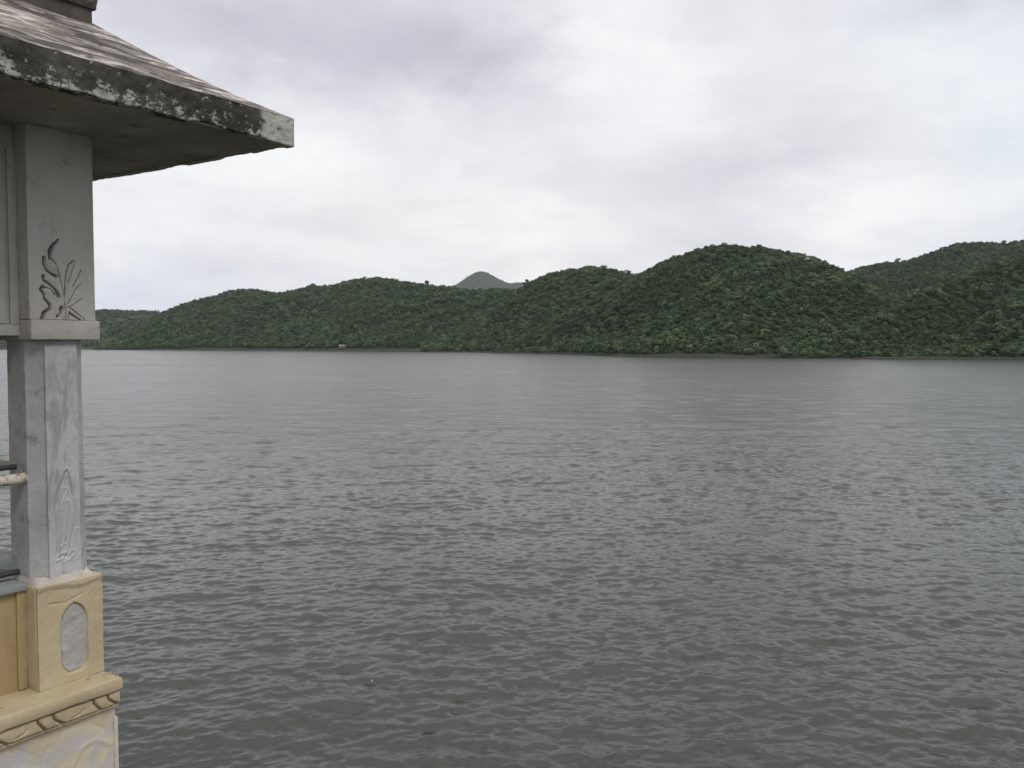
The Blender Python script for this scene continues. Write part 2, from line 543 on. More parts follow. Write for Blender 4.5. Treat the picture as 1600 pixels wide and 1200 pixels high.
def crown_mesh(name, seed, height=6.0, width=5.4, lobes=8, leaves=46, base=0.22):
    """crown of leaf clumps: small bent faces spread round several lobes"""
    r = np.random.default_rng(seed)
    vs, fs = [], []
    for k in range(lobes):
        ang = r.uniform(0, 2 * math.pi)
        rad = width * 0.5 * math.sqrt(r.uniform(0.02, 0.5))
        zc_ = height * r.uniform(base + 0.14, 0.80)
        if k == 0:
            rad, zc_ = 0.2, height * 0.78
        c = np.array([rad * math.cos(ang), rad * math.sin(ang), zc_])
        sz = width * r.uniform(0.17, 0.27)
        for _ in range(leaves):
            d = r.normal(size=3)
            d[2] = d[2] * 0.85 + 0.25
            d /= np.linalg.norm(d)
            p = c + d * sz * np.array([1.15, 1.15, 0.85]) * r.uniform(0.65, 1.08)
            nrm = d + r.normal(size=3) * 0.30
            nrm /= np.linalg.norm(nrm)
            tng = np.cross(nrm, r.normal(size=3))
            tng /= np.linalg.norm(tng)
            bt = np.cross(nrm, tng)
            s = r.uniform(0.26, 0.60)
            i = len(vs)
            vs += [p - tng * s, p - bt * s * 0.7 - nrm * s * 0.2, p + tng * s, p + bt * s * 0.7 - nrm * s * 0.2]
            fs.append((i, i + 1, i + 2, i + 3))
    me = np_mesh(name, np.array(vs), np.array(fs), smooth=False)
    me.materials.append(LEAF)
    return me


def tube(pts, radii, n=6):
    pts = [np.array(p, float) for p in pts]
    V, Q = [], []
    for k, p in enumerate(pts):
        d = pts[min(k + 1, len(pts) - 1)] - pts[max(k - 1, 0)]
        d /= np.linalg.norm(d)
        ref = np.array([0, 0, 1.0]) if abs(d[2]) < 0.9 else np.array([1.0, 0, 0])
        s = np.cross(ref, d)
        s /= np.linalg.norm(s)
        u = np.cross(d, s)
        for j in range(n):
            a = 2 * math.pi * j / n
            V.append(p + radii[k] * (s * math.cos(a) + u * math.sin(a)))
    for k in range(len(pts) - 1):
        for j in range(n):
            Q.append((k * n + j, k * n + (j + 1) % n, (k + 1) * n + (j + 1) % n, (k + 1) * n + j))
    return V, Q


def join_tubes(tubes):
    V, Q = [], []
    for v, q in tubes:
        off = len(V)
        V += v
        Q += [tuple(i + off for i in f) for f in q]
    return np.array(V), np.array(Q)


def trunk_mesh(name, height=6.0, seed=0):
    r = random.Random(seed)
    tubes = [tube([(0, 0, -0.6), (0.05, 0, 0.2 * height), (-0.1, 0.1, 0.45 * height), (0, 0, 0.75 * height)], [0.20, 0.16, 0.11, 0.04])]
    for k in range(4):
        a = k * 1.6 + r.uniform(0, 0.8)
        z0 = height * r.uniform(0.22, 0.4)
        l_ = height * r.uniform(0.2, 0.3)
        tubes.append(tube([(0, 0, z0), (math.cos(a) * l_ * 0.6, math.sin(a) * l_ * 0.6, z0 + l_ * 0.5), (math.cos(a) * l_, math.sin(a) * l_, z0 + l_ * 1.1)], [0.09, 0.06, 0.03], 5))
    V, Q = join_tubes(tubes)
    me = np_mesh(name, V, Q)
    me.materials.append(BARK)
    return me


CROWNS = [crown_mesh('crown', 100 + k, 6.0, [5.6, 6.2, 4.9, 5.4, 6.6][k], [8, 9, 7, 10, 9][k], 44) for k in range(5)]
TRUNKS = [trunk_mesh('trunk', 6.0, k) for k in range(5)]

# crown shapes the forests scatter (kept out of the scene itself)
pool = bpy.data.collections.new('forest crowns')
for k, me in enumerate(CROWNS):
    pool.objects.link(bpy.data.objects.new('forest_crown', me))


def scatter_group():
    g = bpy.data.node_groups.new('forest scatter', 'GeometryNodeTree')
    g.interface.new_socket('Geometry', in_out='INPUT', socket_type='NodeSocketGeometry')
    g.interface.new_socket('Geometry', in_out='OUTPUT', socket_type='NodeSocketGeometry')
    gi, go = g.nodes.new('NodeGroupInput'), g.nodes.new('NodeGroupOutput')
    mp = g.nodes.new('GeometryNodeMeshToPoints')
    ip = g.nodes.new('GeometryNodeInstanceOnPoints')
    ci = g.nodes.new('GeometryNodeCollectionInfo')
    ci.inputs['Collection'].default_value = pool
    ci.inputs['Separate Children'].default_value = True
    ci.inputs['Reset Children'].default_value = True
    ip.inputs['Pick Instance'].default_value = True

    def attr(nm, typ):
        nd = g.nodes.new('GeometryNodeInputNamedAttribute')
        nd.data_type = typ
        nd.inputs['Name'].default_value = nm
        return nd.outputs['Attribute']
    e2r = g.nodes.new('FunctionNodeEulerToRotation')
    g.links.new(gi.outputs[0], mp.inputs['Mesh'])
    g.links.new(mp.outputs[0], ip.inputs['Points'])
    g.links.new(ci.outputs[0], ip.inputs['Instance'])
    g.links.new(attr('variant', 'INT'), ip.inputs['Instance Index'])
    g.links.new(attr('turn', 'FLOAT_VECTOR'), e2r.inputs[0])
    g.links.new(e2r.outputs[0], ip.inputs['Rotation'])
    g.links.new(attr('size', 'FLOAT_VECTOR'), ip.inputs['Scale'])
    g.links.new(ip.outputs[0], go.inputs[0])
    return g


SCATTER = scatter_group()
N_TREES = 0


def forest(hill, density, label, smin=0.55, smax=1.25, vmin=0.014, vmax=1.2):
    global N_TREES
    P = hill.scatter(density, vmax, vmin)
    cl = vnoise(P[:, 0] / 26, P[:, 1] / 26, hill.seed + 77, 3)
    keep = RNG.random(len(P)) < np.clip(0.90 + cl * 0.5, 0.62, 1)
    P, cl = P[keep], cl[keep]
    n = len(P)
    N_TREES += n
    s = 0.86 * RNG.uniform(smin, smax, n) * np.clip(1 + 0.35 * cl, 0.6, 1.5)
    big = RNG.random(n) < 0.06
    s = np.where(big, s * 1.35, s)
    # bushes fill the ground between the crowns
    B = hill.scatter(density * 1.6, vmax, vmin)
    sb = RNG.uniform(0.16, 0.42, len(B))
    P, s = np.concatenate([P, B]), np.concatenate([s, sb])
    n = len(P)
    P[:, 2] -= 0.9 * s
    me = bpy.data.meshes.new('forest')
    me.vertices.add(n)
    me.vertices.foreach_set('co', P.astype(np.float32).ravel())
    me.attributes.new('variant', 'INT', 'POINT').data.foreach_set('value', RNG.integers(0, 5, n).astype(np.int32))
    turn = np.stack([RNG.normal(0, 0.08, n), RNG.normal(0, 0.08, n), RNG.uniform(0, 6.28, n)], -1)
    me.attributes.new('turn', 'FLOAT_VECTOR', 'POINT').data.foreach_set('vector', turn.astype(np.float32).ravel())
    size = np.stack([s, s * RNG.uniform(0.9, 1.1, n), s * RNG.uniform(0.75, 1.15, n)], -1)
    me.attributes.new('size', 'FLOAT_VECTOR', 'POINT').data.foreach_set('vector', size.astype(np.float32).ravel())
    o = link('forest', me)
    md = o.modifiers.new('scatter', 'NODES')
    md.node_group = SCATTER
    tag(o, label, 'forest', kind='stuff')


forest(H_PEAK, 0.004, 'thin scrub on the pointed far peak', 0.5, 0.9)
forest(H_FAR, 0.020, 'thin scrub woodland on the low hill farthest left', 0.5, 1.0)
forest(H_LEFT, 0.080, 'dense green woodland on the long left hill', 0.6, 1.35)
forest(H_MID, 0.080, 'dense green woodland on the rounded middle hill', 0.6, 1.3)
forest(H_RIGHT, 0.100, 'dense green woodland on the tall hill right of the middle', 0.45, 1.05)
forest(H_BACK, 0.060, 'hazy woodland on the hill behind at the far right', 0.6, 1.2)
forest(H_SPUR, 0.100, 'dense green woodland on the nearest right spur', 0.45, 1.05)
print('forest trees', N_TREES)


def tree(loc, scale, variant, turn, label, group=None, squash=1.0):
    root = bpy.data.objects.new('tree', None)
    COL.objects.link(root)
    root.location = loc
    root.rotation_euler = (0, 0, turn)
    root.scale = (scale, scale, scale * squash)
    root.empty_display_size = 0.5
    tag(root, label, 'tree', group)
    link('crown', CROWNS[variant], None, root)
    link('trunk', TRUNKS[variant], None, root)
    return root


def on_hill(hill, px, v):
    c = (px - hill.xs[0]) / (hill.xs[-1] - hill.xs[0]) * (hill.nc - 1)
    r = np.interp(v, hill.vs, np.arange(hill.nv))
    return hill.sample(np.array([r]), np.array([c]))[0]


def stand(hill, px, v, *args, **kw):
    p = on_hill(hill, px, v)
    return tree((p[0], p[1], p[2] - 0.2), *args, **kw)


stand(H_BACK, 1399, 1.0, 1.55, 1, 0.4, 'lone round tree standing above the ridge of the hazy hill at far right')
stand(H_LEFT, 668, 1.0, 1.55, 2, 1.1, 'tall narrow tree standing up from the ridge just left of the pointed far peak', squash=1.25)
stand(H_MID, 822, 1.0, 1.3, 0, 2.0, 'tree standing out on the ridge just right of the pointed far peak', squash=1.3)
rt = random.Random(5)
for i in range(26):
    px = 1240 + i * 15 + rt.uniform(-6, 6)
    stand(H_SPUR if px > 1265 else H_RIGHT, px, rt.uniform(0.06, 0.10), rt.uniform(0.55, 0.95), i % 5, rt.uniform(0, 6), 'bushy green tree just above the bare bank under the nearest right spur', 'trees along the foot of the right spur')
for i in range(24):
    px = 800 + i * 18 + rt.uniform(-8, 8)
    stand(H_RIGHT, px, rt.uniform(0.05, 0.08), rt.uniform(0.55, 0.95), i % 5, rt.uniform(0, 6), 'bushy green tree just above the bare bank under the tall hill right of the middle', 'trees along the foot of the tall hill')
for i in range(30):
    px = 200 + i * 19 + rt.uniform(-8, 8)
    stand(H_LEFT, px, rt.uniform(0.04, 0.06), rt.uniform(0.7, 1.25), i % 5, rt.uniform(0, 6), 'dark green tree at the waterline below the long left hill', 'trees along the foot of the left hill')

# ------------------------------------------------------------------ the pavilion
# local axes: x along the front, y away from the photographer, z up from the water
PX, PY_ = -1.868, 4.0
ANG = math.atan2(0.840, 0.543)
pav = bpy.data.objects.new('lakeside_pavilion', None)
COL.objects.link(pav)
pav.location = (PX, PY_, 0)
pav.rotation_euler = (0, 0, ANG)
tag(pav, 'weathered stone pavilion with cream pedestal and grey column at the left edge', 'pavilion')
W, D = 2.7, 2.5                      # length of the front and depth, pedestal corner to corner
E = EYE


def to_front(px, py, b=0.0):
    """photo place -> (along the front, height) on the plane y = b"""
    u = (px - 800) / 1377
    X0, Y0 = PX - 0.840 * b, PY_ + 0.543 * b
    a = (u * Y0 - X0) / (0.543 - 0.840 * u)
    Y = Y0 + 0.840 * a
    return a, E + (538 - py) / 1377 * Y


def plaster(name, cols, stain=(0.10, 0.09, 0.08), stain_amt=0.5, streak=0.4, grain=0.5, rough=0.9):
    m, t, b = material(name)
    oc = t.new('ShaderNodeTexCoord').outputs['Object']
    n = t.noise(oc, 2.6, 6, 0.62)
    c = t.ramp(n, [(0.28, cols[0]), (0.5, cols[1]), (0.72, cols[2])])
    s1 = t.noise(t.mapping(oc, (9, 9, 0.8)), 1.0, 5, 0.6)
    c = t.mix(t.math('MULTIPLY', t.smooth(s1, 0.52, 0.75), streak), c, stain)
    s2 = t.noise(oc, 11.0, 6, 0.7)
    c = t.mix(t.math('MULTIPLY', t.smooth(s2, 0.56, 0.74), stain_amt), c, stain)
    s3 = t.noise(oc, 60.0, 4, 0.7)
    c = t.mix(t.math('MULTIPLY', t.smooth(s3, 0.6, 0.75), 0.5 * stain_amt), c, stain)
    t.put(b.inputs['Base Color'], c)
    b.inputs['Roughness'].default_value = rough
    b.inputs['Specular IOR Level'].default_value = 0.2
    h = t.math('ADD', t.math('MULTIPLY', t.noise(oc, 28, 6, 0.65), 0.6), t.math('MULTIPLY', t.noise(oc, 140, 4, 0.6), 0.3))
    t.put(b.inputs['Normal'], t.bump(h, grain, 0.012))
    return m, t, b, oc, c


M_WHITE = plaster('grey whitewash', [(0.30, 0.285, 0.26), (0.41, 0.395, 0.365), (0.49, 0.475, 0.445)], (0.15, 0.14, 0.125), 0.6, 0.5)[0]
M_COL = plaster('flaking column paint', [(0.27, 0.265, 0.255), (0.37, 0.365, 0.36), (0.50, 0.49, 0.49)], (0.17, 0.165, 0.16), 0.75, 0.6, 0.8)[0]
M_CREAM = plaster('cream limewash', [(0.36, 0.285, 0.175), (0.43, 0.355, 0.23), (0.48, 0.42, 0.31)], (0.24, 0.20, 0.14), 0.62, 0.55)[0]
M_YELLOW = plaster('ochre wall paint', [(0.28, 0.20, 0.10), (0.34, 0.25, 0.13), (0.40, 0.315, 0.19)], (0.22, 0.155, 0.08), 0.5, 0.5)[0]
M_PATCH = plaster('bare lime patch', [(0.29, 0.28, 0.265), (0.35, 0.34, 0.32), (0.43, 0.41, 0.38)], (0.25, 0.24, 0.23), 0.6, 0.1, 0.6)[0]
M_SKIRT = plaster('splashed lime', [(0.36, 0.33, 0.28), (0.44, 0.41, 0.36), (0.56, 0.53, 0.48)], (0.27, 0.22, 0.15), 0.7, 0.1, 0.9)[0]
M_PETAL = plaster('weathered petals', [(0.10, 0.092, 0.082), (0.17, 0.158, 0.142), (0.27, 0.25, 0.23)], (0.05, 0.046, 0.04), 0.7, 0.3, 0.8)[0]
M_COPING = plaster('slate coping', [(0.17, 0.19, 0.19), (0.23, 0.25, 0.25), (0.30, 0.31, 0.30)], (0.10, 0.10, 0.09), 0.5, 0.2)[0]
M_DARK = plaster('mould on stone', [(0.050, 0.045, 0.040), (0.085, 0.077, 0.068), (0.14, 0.125, 0.11)], (0.03, 0.028, 0.024), 0.7, 0.4, 0.9)[0]
M_SOFFIT = plaster('sooty soffit', [(0.19, 0.172, 0.15), (0.31, 0.28, 0.245), (0.43, 0.395, 0.36)], (0.05, 0.046, 0.04), 0.7, 0.0, 0.7)[0]


def lower_wall_material():
    """cream wash worn off in places down to grey lime"""
    m, t, b, oc, c = plaster('worn cream wall', [(0.42, 0.35, 0.25), (0.50, 0.43, 0.32), (0.56, 0.49, 0.38)], (0.30, 0.24, 0.17), 0.5, 0.3)
    n = t.noise(oc, 3.1, 5, 0.6, dist=0.4)
    t.put(b.inputs['Base Color'], t.mix(t.math('MULTIPLY', t.smooth(n, 0.47, 0.56), 0.85), c, (0.42, 0.40, 0.40)))
    return m


def column_front_material():
    """white paint flaking off in vertical scabs"""
    m, t, b, oc, c = plaster('flaking white paint', [(0.34, 0.335, 0.33), (0.43, 0.425, 0.42), (0.52, 0.51, 0.51)], (0.22, 0.215, 0.21), 0.5, 0.4, 0.7)
    n = t.noise(t.mapping(oc, (16, 16, 4.2)), 1.0, 6, 0.65, dist=0.8)
    n2 = t.noise(t.mapping(oc, (2, 2, 2.0), (3, 1, 0)), 1.0, 2)
    k = t.math('ADD', n, t.math('MULTIPLY', t.math('SUBTRACT', n2, 0.5), 0.4))
    t.put(b.inputs['Base Color'], t.mix(t.math('MULTIPLY', t.smooth(k, 0.50, 0.64), 0.6), c, (0.22, 0.215, 0.205)))
    return m


def fascia_material():
    """black mould over white paint; the paint survives in flakes along the drip edge and at the corner"""
    m, t, b, oc, c = plaster('moulded eave edge', [(0.024, 0.023, 0.019), (0.052, 0.049, 0.041), (0.15, 0.14, 0.12)], (0.02, 0.019, 0.017), 0.7, 0.3, 1.0)
    s = t.new('ShaderNodeSeparateXYZ')
    t.l.new(oc, s.inputs[0])
    fl = t.noise(t.mapping(oc, (1, 1, 1.5)), 42, 6, 0.72)
    low = t.math('SUBTRACT', 1.0, t.smooth(s.outputs[2], E + 0.932, E + 1.03))
    lump = t.noise(t.mapping(oc, (6, 6, 2)), 1.0, 3, 0.6)
    fl = t.math('ADD', t.math('MULTIPLY', fl, 0.55), t.math('MULTIPLY', t.noise(t.mapping(oc, (1, 1, 1.4), (2, 5, 1)), 17, 5, 0.62), 0.45))
    f1 = t.math('MULTIPLY', t.smooth(t.math('ADD', fl, t.math('MULTIPLY', low, t.math('MULTIPLY', lump, 0.15))), 0.565, 0.64), 0.9)
    edge = t.math('ADD', s.outputs[0], t.math('MULTIPLY', t.math('SUBTRACT', t.noise(oc, 16, 4, 0.6), 0.5), 0.16))
    corner = t.smooth(edge, 0.405, 0.435)
    wcol = t.mix(t.noise(oc, 30, 5, 0.7), (0.24, 0.23, 0.21), (0.50, 0.49, 0.46))
    corner = t.math('MULTIPLY', corner, t.math('SUBTRACT', 1.0, t.math('MULTIPLY', t.smooth(t.noise(oc, 38, 4, 0.65), 0.57, 0.66), 0.85)))
    t.put(b.inputs['Base Color'], t.mix(t.math('MAXIMUM', f1, corner), c, wcol))
    return m


def roof_material():
    """old plaster weathered in long streaks along the eave"""
    m, t, b, oc, c = plaster('weathered roof plaster', [(0.15, 0.13, 0.115), (0.22, 0.192, 0.172), (0.30, 0.265, 0.24)], (0.09, 0.078, 0.068), 0.6, 0.0, 1.0)
    n = t.noise(t.mapping(oc, (3.2, 22, 22), rot=(0, 0, 0)), 1.0, 6, 0.68, dist=0.9)
    n2 = t.noise(t.mapping(oc, (2.6, 13, 13), (7, 2, 1)), 1.0, 5, 0.66, dist=1.0)
    c = t.mix(t.smooth(n, 0.51, 0.60), c, (0.52, 0.475, 0.445))
    c = t.mix(t.math('MULTIPLY', t.smooth(n2, 0.48, 0.56), 0.9), c, (0.065, 0.058, 0.052))
    n3 = t.noise(t.mapping(oc, (5, 34, 34), (4, 4, 4)), 1.0, 5, 0.7, dist=0.8)
    c = t.mix(t.smooth(n3, 0.6, 0.68), c, (0.05, 0.045, 0.04))
    t.put(b.inputs['Base Color'], c)
    t.put(b.inputs['Normal'], t.bump(t.math('ADD', n, t.math('MULTIPLY', n3, -0.8)), 1.0, 0.02))
    return m


M_LOWER, M_COLF, M_FASCIA, M_ROOF = lower_wall_material(), column_front_material(), fascia_material(), roof_material()


def rough(me, amp, freq=14.0, seed=0.0):
    """uneven hand laid plaster: nudge every vertex by noise of its own place"""
    n = len(me.vertices)
    co = np.empty(n * 3, np.float32)
    me.vertices.foreach_get('co', co)
    co = co.reshape(-1, 3)
    off = Vector((seed, seed * 1.7, seed * 0.6))
    for i in range(n):
        p = Vector(co[i]) * freq + off
        co[i] += np.array(mnoise.noise_vector(p)) * amp
        co[i] += np.array(mnoise.noise_vector(p * 3.1)) * amp * 0.4
    me.vertices.foreach_set('co', co.ravel())
    me.update()


def box(name, lo, hi, mat, parent=None, bevel=0.008, cell=0.06, amp=0.0025, seed=0.0, taper=0.0):
    """one block of masonry: cut into cells, corners rubbed round, faces uneven"""
    bm = bmesh.new()
    bmesh.ops.create_cube(bm, size=1.0)
    for v in bm.verts:
        v.co = Vector([lo[i] + (v.co[i] + 0.5) * (hi[i] - lo[i]) for i in range(3)])
    if bevel:
        bmesh.ops.bevel(bm, geom=list(bm.edges), offset=bevel, segments=2, profile=0.6, affect='EDGES')
    for ax in range(3):
        n = int((hi[ax] - lo[ax]) / cell)
        n = min(n, 70)
        for k in range(1, n):
            p = [0, 0, 0]
            p[ax] = lo[ax] + (hi[ax] - lo[ax]) * k / n
            nv = [0, 0, 0]
            nv[ax] = 1
            if lo[ax] + bevel * 1.5 < p[ax] < hi[ax] - bevel * 1.5:
                bmesh.ops.bisect_plane(bm, geom=list(bm.verts) + list(bm.edges) + list(bm.faces), plane_co=p, plane_no=nv)
    me = bpy.data.meshes.new(name)
    bm.to_mesh(me)
    bm.free()
    if amp:
        rough(me, amp, seed=seed)
    for p in me.polygons:
        p.use_smooth = True
    try:
        me.set_sharp_from_angle(angle=R(38))
    except Exception:
        pass
    return link(name, me, mat, parent if parent is not None else pav)


def seg_dist(A, Z, pts):
    """distance of every grid place from a drawn line, and how far along it"""
    best = np.full(A.shape, 9.0)
    along = np.zeros(A.shape)
    n = len(pts) - 1
    for i in range(n):
        (x0, y0), (x1, y1) = pts[i], pts[i + 1]
        dx_, dy_ = x1 - x0, y1 - y0
        L = dx_ * dx_ + dy_ * dy_ + 1e-12
        tt = np.clip(((A - x0) * dx_ + (Z - y0) * dy_) / L, 0, 1)
        dd_ = np.hypot(A - x0 - tt * dx_, Z - y0 - tt * dy_)
        m_ = dd_ < best
        best = np.where(m_, dd_, best)
        along = np.where(m_, (i + tt) / n, along)
    return best, along


def relief(name, a0, a1, z0, z1, b, fn, mat, parent=None, cell=0.0035, back=0.02):
    """carved slab facing the photographer: fn gives how far each place stands out (+) or is cut in (-)"""
    na, nz = int((a1 - a0) / cell) + 2, int((z1 - z0) / cell) + 2
    A, Z = np.meshgrid(np.linspace(a0, a1, na), np.linspace(z0, z1, nz))
    H = fn(A, Z)
    V = np.stack([A, b - H, Z], -1).reshape(-1, 3)
    Q = grid_quads(nz, na)
    # skirt back into the block behind
    ring = np.concatenate([np.arange(na), np.arange(1, nz) * na + na - 1, (nz - 1) * na + np.arange(na - 2, -1, -1), np.arange(nz - 2, 0, -1) * na])
    rv = V[ring].copy()
    rv[:, 1] = b + back
    off = len(V)
    k = np.arange(len(ring))
    k2 = (k + 1) % len(ring)
    S = np.stack([ring[k], off + k, off + k2, ring[k2]], -1)
    me = np_mesh(name, np.concatenate([V, rv]), np.concatenate([Q, S]))
    try:
        me.set_sharp_from_angle(angle=R(50))
    except Exception:
        pass
    return link(name, me, mat, parent if parent is not None else pav)


def groove(dist, width, depth):
    return -depth * np.exp(-(dist / (width * 0.5)) ** 2)


LEDGE_Z = E - 1.50
PED_H = 0.455
# --- wall below, down into the lake
box('base_wall', (-W - 0.02, -0.085, -1.0), (-0.030, D + 0.02, LEDGE_Z - 0.125), M_LOWER, cell=0.25, amp=0.004, seed=2)


def lower_panel(A, Z):
    """worn petal shaped cartouches below the band"""
    H = 0.003 * vnoise(A * 14, Z * 14, 4, 4)
    for k in range(9):
        ac = -0.155 - 0.31 * k
        top = [to_front(*p, b=-0.1) for p in [(78, 1172), (84, 1155), (104, 1143), (128, 1141), (150, 1150), (160, 1166), (167, 1140), (172, 1137)]]
        d_, s_ = seg_dist(A, Z, [(x - 0.31 * k, z) for x, z in top])
        H += 0.6 * groove(d_, 0.012, 0.006) * (0.4 + 0.6 * np.sin(s_ * 9) ** 2)
        low = [(ac - 0.045 - 0.03, LEDGE_Z - 0.33), (ac - 0.03, LEDGE_Z - 0.265), (ac + 0.03, LEDGE_Z - 0.255), (ac + 0.10, LEDGE_Z - 0.30)]
        d_, _ = seg_dist(A, Z, low)
        H += 0.004 * np.exp(-(d_ / 0.009) ** 2)
    return H


relief('petal_frieze', -W, -0.028, LEDGE_Z - 0.50, LEDGE_Z - 0.128, -0.10, lower_panel, M_LOWER, cell=0.008)
box('corner_post', (-0.036, -0.106, -1.0), (-0.016, -0.02, LEDGE_Z - 0.185), M_LOWER, cell=0.2, amp=0.002, bevel=0.006)


# --- carved band and ledge
def band_relief(A, Z):
    zt, zb = LEDGE_Z - 0.056, LEDGE_Z - 0.123
    H = 0.003 * vnoise(A * 22, Z * 22, 8, 4)
    for k in range(13):
        for base_, lean in ((-0.143, 0.040), (-0.072, 0.058)):
            a = base_ - 0.2465 * k + 0.006 * math.sin(k * 2.3 + base_ * 40)
            pts = [(a - 0.004, zt), (a - 0.002, zt - 0.022), (a + 0.008, zt - 0.038), (a + lean * 0.8, zb)]
            d_, _ = seg_dist(A, Z, pts)
            H -= 0.020 / (1 + (d_ / 0.0042) ** 4)
            # petal swells just right of the cut
            H += 0.0025 * np.exp(-(((A - a - 0.045) / 0.04) ** 2 + ((Z - zt + 0.028) / 0.022) ** 2))
        a = -0.26 - 0.2465 * k
        d_, _ = seg_dist(A, Z, [(a + 0.02, zb + 0.014), (a + 0.055, zb + 0.022), (a + 0.07, zb + 0.034)])
        H += groove(d_, 0.008, 0.005)
    H -= 0.020 / (1 + (np.abs(Z - zt) / 0.0045) ** 4) + 0.016 / (1 + (np.abs(Z - zb) / 0.0045) ** 4)
    return H


relief('carved_band', -W - 0.015, -0.022, LEDGE_Z - 0.128, LEDGE_Z - 0.052, -0.128, band_relief, M_CREAM, cell=0.0026, back=0.04)
box('band_core', (-W - 0.015, -0.105, LEDGE_Z - 0.1275), (-0.0225, D + 0.03, LEDGE_Z - 0.0515), M_CREAM, cell=0.2, amp=0.001, bevel=0.004)
ledge = box('ledge', (-W - 0.03, -0.142, LEDGE_Z - 0.052), (-0.010, D + 0.05, LEDGE_Z), M_CREAM, cell=0.035, amp=0.004, bevel=0.010, seed=5)


# crumbs of fallen plaster on the ledge
def crumbs():
    rr = random.Random(4)
    bm = bmesh.new()
    for k in range(16):
        u = rr.random()
        a = -0.04 - 0.75 * u if k > 6 else rr.uniform(-0.06, -0.018)
        b_ = rr.uniform(-0.05, -0.012) if k > 6 else rr.uniform(-0.12, -0.02)
        s = rr.uniform(0.003, 0.007)
        r_ = bmesh.ops.create_icosphere(bm, subdivisions=1, radius=s)
        for v in r_['verts']:
            v.co = Vector((v.co.x * rr.uniform(0.7, 1.6), v.co.y * rr.uniform(0.7, 1.3), v.co.z * 0.7)) + Vector((a, b_, LEDGE_Z + s * 0.5))
    me = bpy.data.meshes.new('crumbs')
    bm.to_mesh(me)
    bm.free()
    o = link('plaster_crumbs', me, M_CREAM, pav)
    o['kind'] = 'stuff'


crumbs()


# --- pedestals
def arch_inside(A, Z, a0, a1, zb, zs, zt):
    """pointed niche: straight sides up to zs, then an ogee to the tip"""
    ac, hw = (a0 + a1) / 2, (a1 - a0) / 2
    f = np.clip((Z - zs) / (zt - zs), 0, 1)
    half = hw * np.where(Z < zs, 1.0, (1 - f ** 2.0) ** 0.72)
    g = np.clip((zb + 0.045 - Z) / 0.045, 0, 1)
    half = half * np.sqrt(1 - 0.75 * g ** 2)
    return half - np.abs(A - ac), Z - zb


def pedestal_relief(A, Z):
    H = 0.0025 * vnoise(A * 16, Z * 16, 12, 4)
    a0, zt = to_front(86, 943)
    a1, zb = to_front(132, 1050)
    a0, _ = to_front(89, 1000)
    _, zt = to_front(112, 944)
    zs = zt - 0.085
    ins, up = arch_inside(A, Z, a0, a1, zb, zs, zt)
    inside = np.clip(np.minimum(ins, up) / 0.004, 0, 1)
    wear = np.clip(0.9 + 0.6 * vnoise(A * 20, Z * 20, 31, 3) - 1.1 * np.clip((a0 + 0.06 - A) / 0.06, 0, 1) * np.clip((zb + 0.13 - Z) / 0.13, 0, 1), 0.15, 1)
    H -= 0.013 * inside * wear
    H += inside * 0.003 * vnoise(A * 40, Z * 40, 14, 3)
    # lumpy lime run down from the column foot
    top = (Z - (LEDGE_Z + PED_H - 0.035 - 0.02 * vnoise(A * 9, A * 0, 17, 3))) / 0.02
    H += 0.007 * np.clip(top, 0, 1)
    d_, _ = seg_dist(A, Z, [(-0.25, LEDGE_Z + PED_H - 0.085), (-0.18, LEDGE_Z + PED_H - 0.095), (-0.1, LEDGE_Z + PED_H - 0.07)])
    H += groove(d_, 0.01, 0.003)
    return H


def pedestal(x0, x1, y0, y1, front=True):
    p = box('pedestal', (x0, y0 + (0.012 if front else 0), LEDGE_Z - 0.004), (x1, y1, LEDGE_Z + PED_H), M_CREAM, cell=0.05, amp=0.003, seed=x0 * 3 + y0, bevel=0.010)
    if front:
        def f(A, Z):
            return pedestal_relief(A - x1, Z)
        face = relief('carved_face', x0 + 0.004, x1 - 0.004, LEDGE_Z + 0.002, LEDGE_Z + PED_H - 0.003, y0, f, M_CREAM, p, cell=0.003, back=0.03)
        # bare lime inside the niche: a thin skin of its own
        a0, _ = to_front(91, 1000)
        a1, zb = to_front(131, 1046)
        _, zt = to_front(112, 947)
        nz, na = 40, 18
        Z, A = np.meshgrid(np.linspace(zb, zt, nz), np.linspace(-1, 1, na), indexing='ij')
        f_ = np.clip((Z - (zt - 0.085)) / 0.085, 0, 1)
        g_ = np.clip((zb + 0.05 - Z) / 0.05, 0, 1)
        half = (a1 - a0) / 2 * (1 - 0.98 * f_ ** 2.0) ** 0.72 * np.sqrt(1 - 0.8 * g_ ** 2) * (1 + 0.05 * vnoise(Z * 30, A * 0 + 2.0 * (A > 0), 51, 2))
        A_ = (a0 + a1) / 2 + A * half
        H = pedestal_relief(A_, Z) + 0.0035 + 0.0008 * vnoise(A_ * 60, Z * 60, 15, 3)
        V = np.stack([A_ + x1, y0 - H, Z], -1).reshape(-1, 3)
        me = np_mesh('lime_patch', V, grid_quads(nz, na))
        link('lime_patch', me, M_PATCH, p)
    # the lime skirt under the column
    cx_, cy_ = (x0 + x1) / 2, (y0 + y1) / 2
    return p


CORNERS = [(-0.316, -0.010, 0.0, 0.31, True), (-W, -W + 0.31, 0.0, 0.31, True),
           (-0.31, 0.0, D - 0.31, D, False), (-W, -W + 0.31, D - 0.31, D, False)]
ped = []
for (x0, x1, y0, y1, fr) in CORNERS:
    ped.append(pedestal(x0, x1, y0, y1, fr))


# --- columns
COL_Z0, COL_Z1 = LEDGE_Z + PED_H - 0.02, E + 0.03
CS, CK = 0.129, 0.057


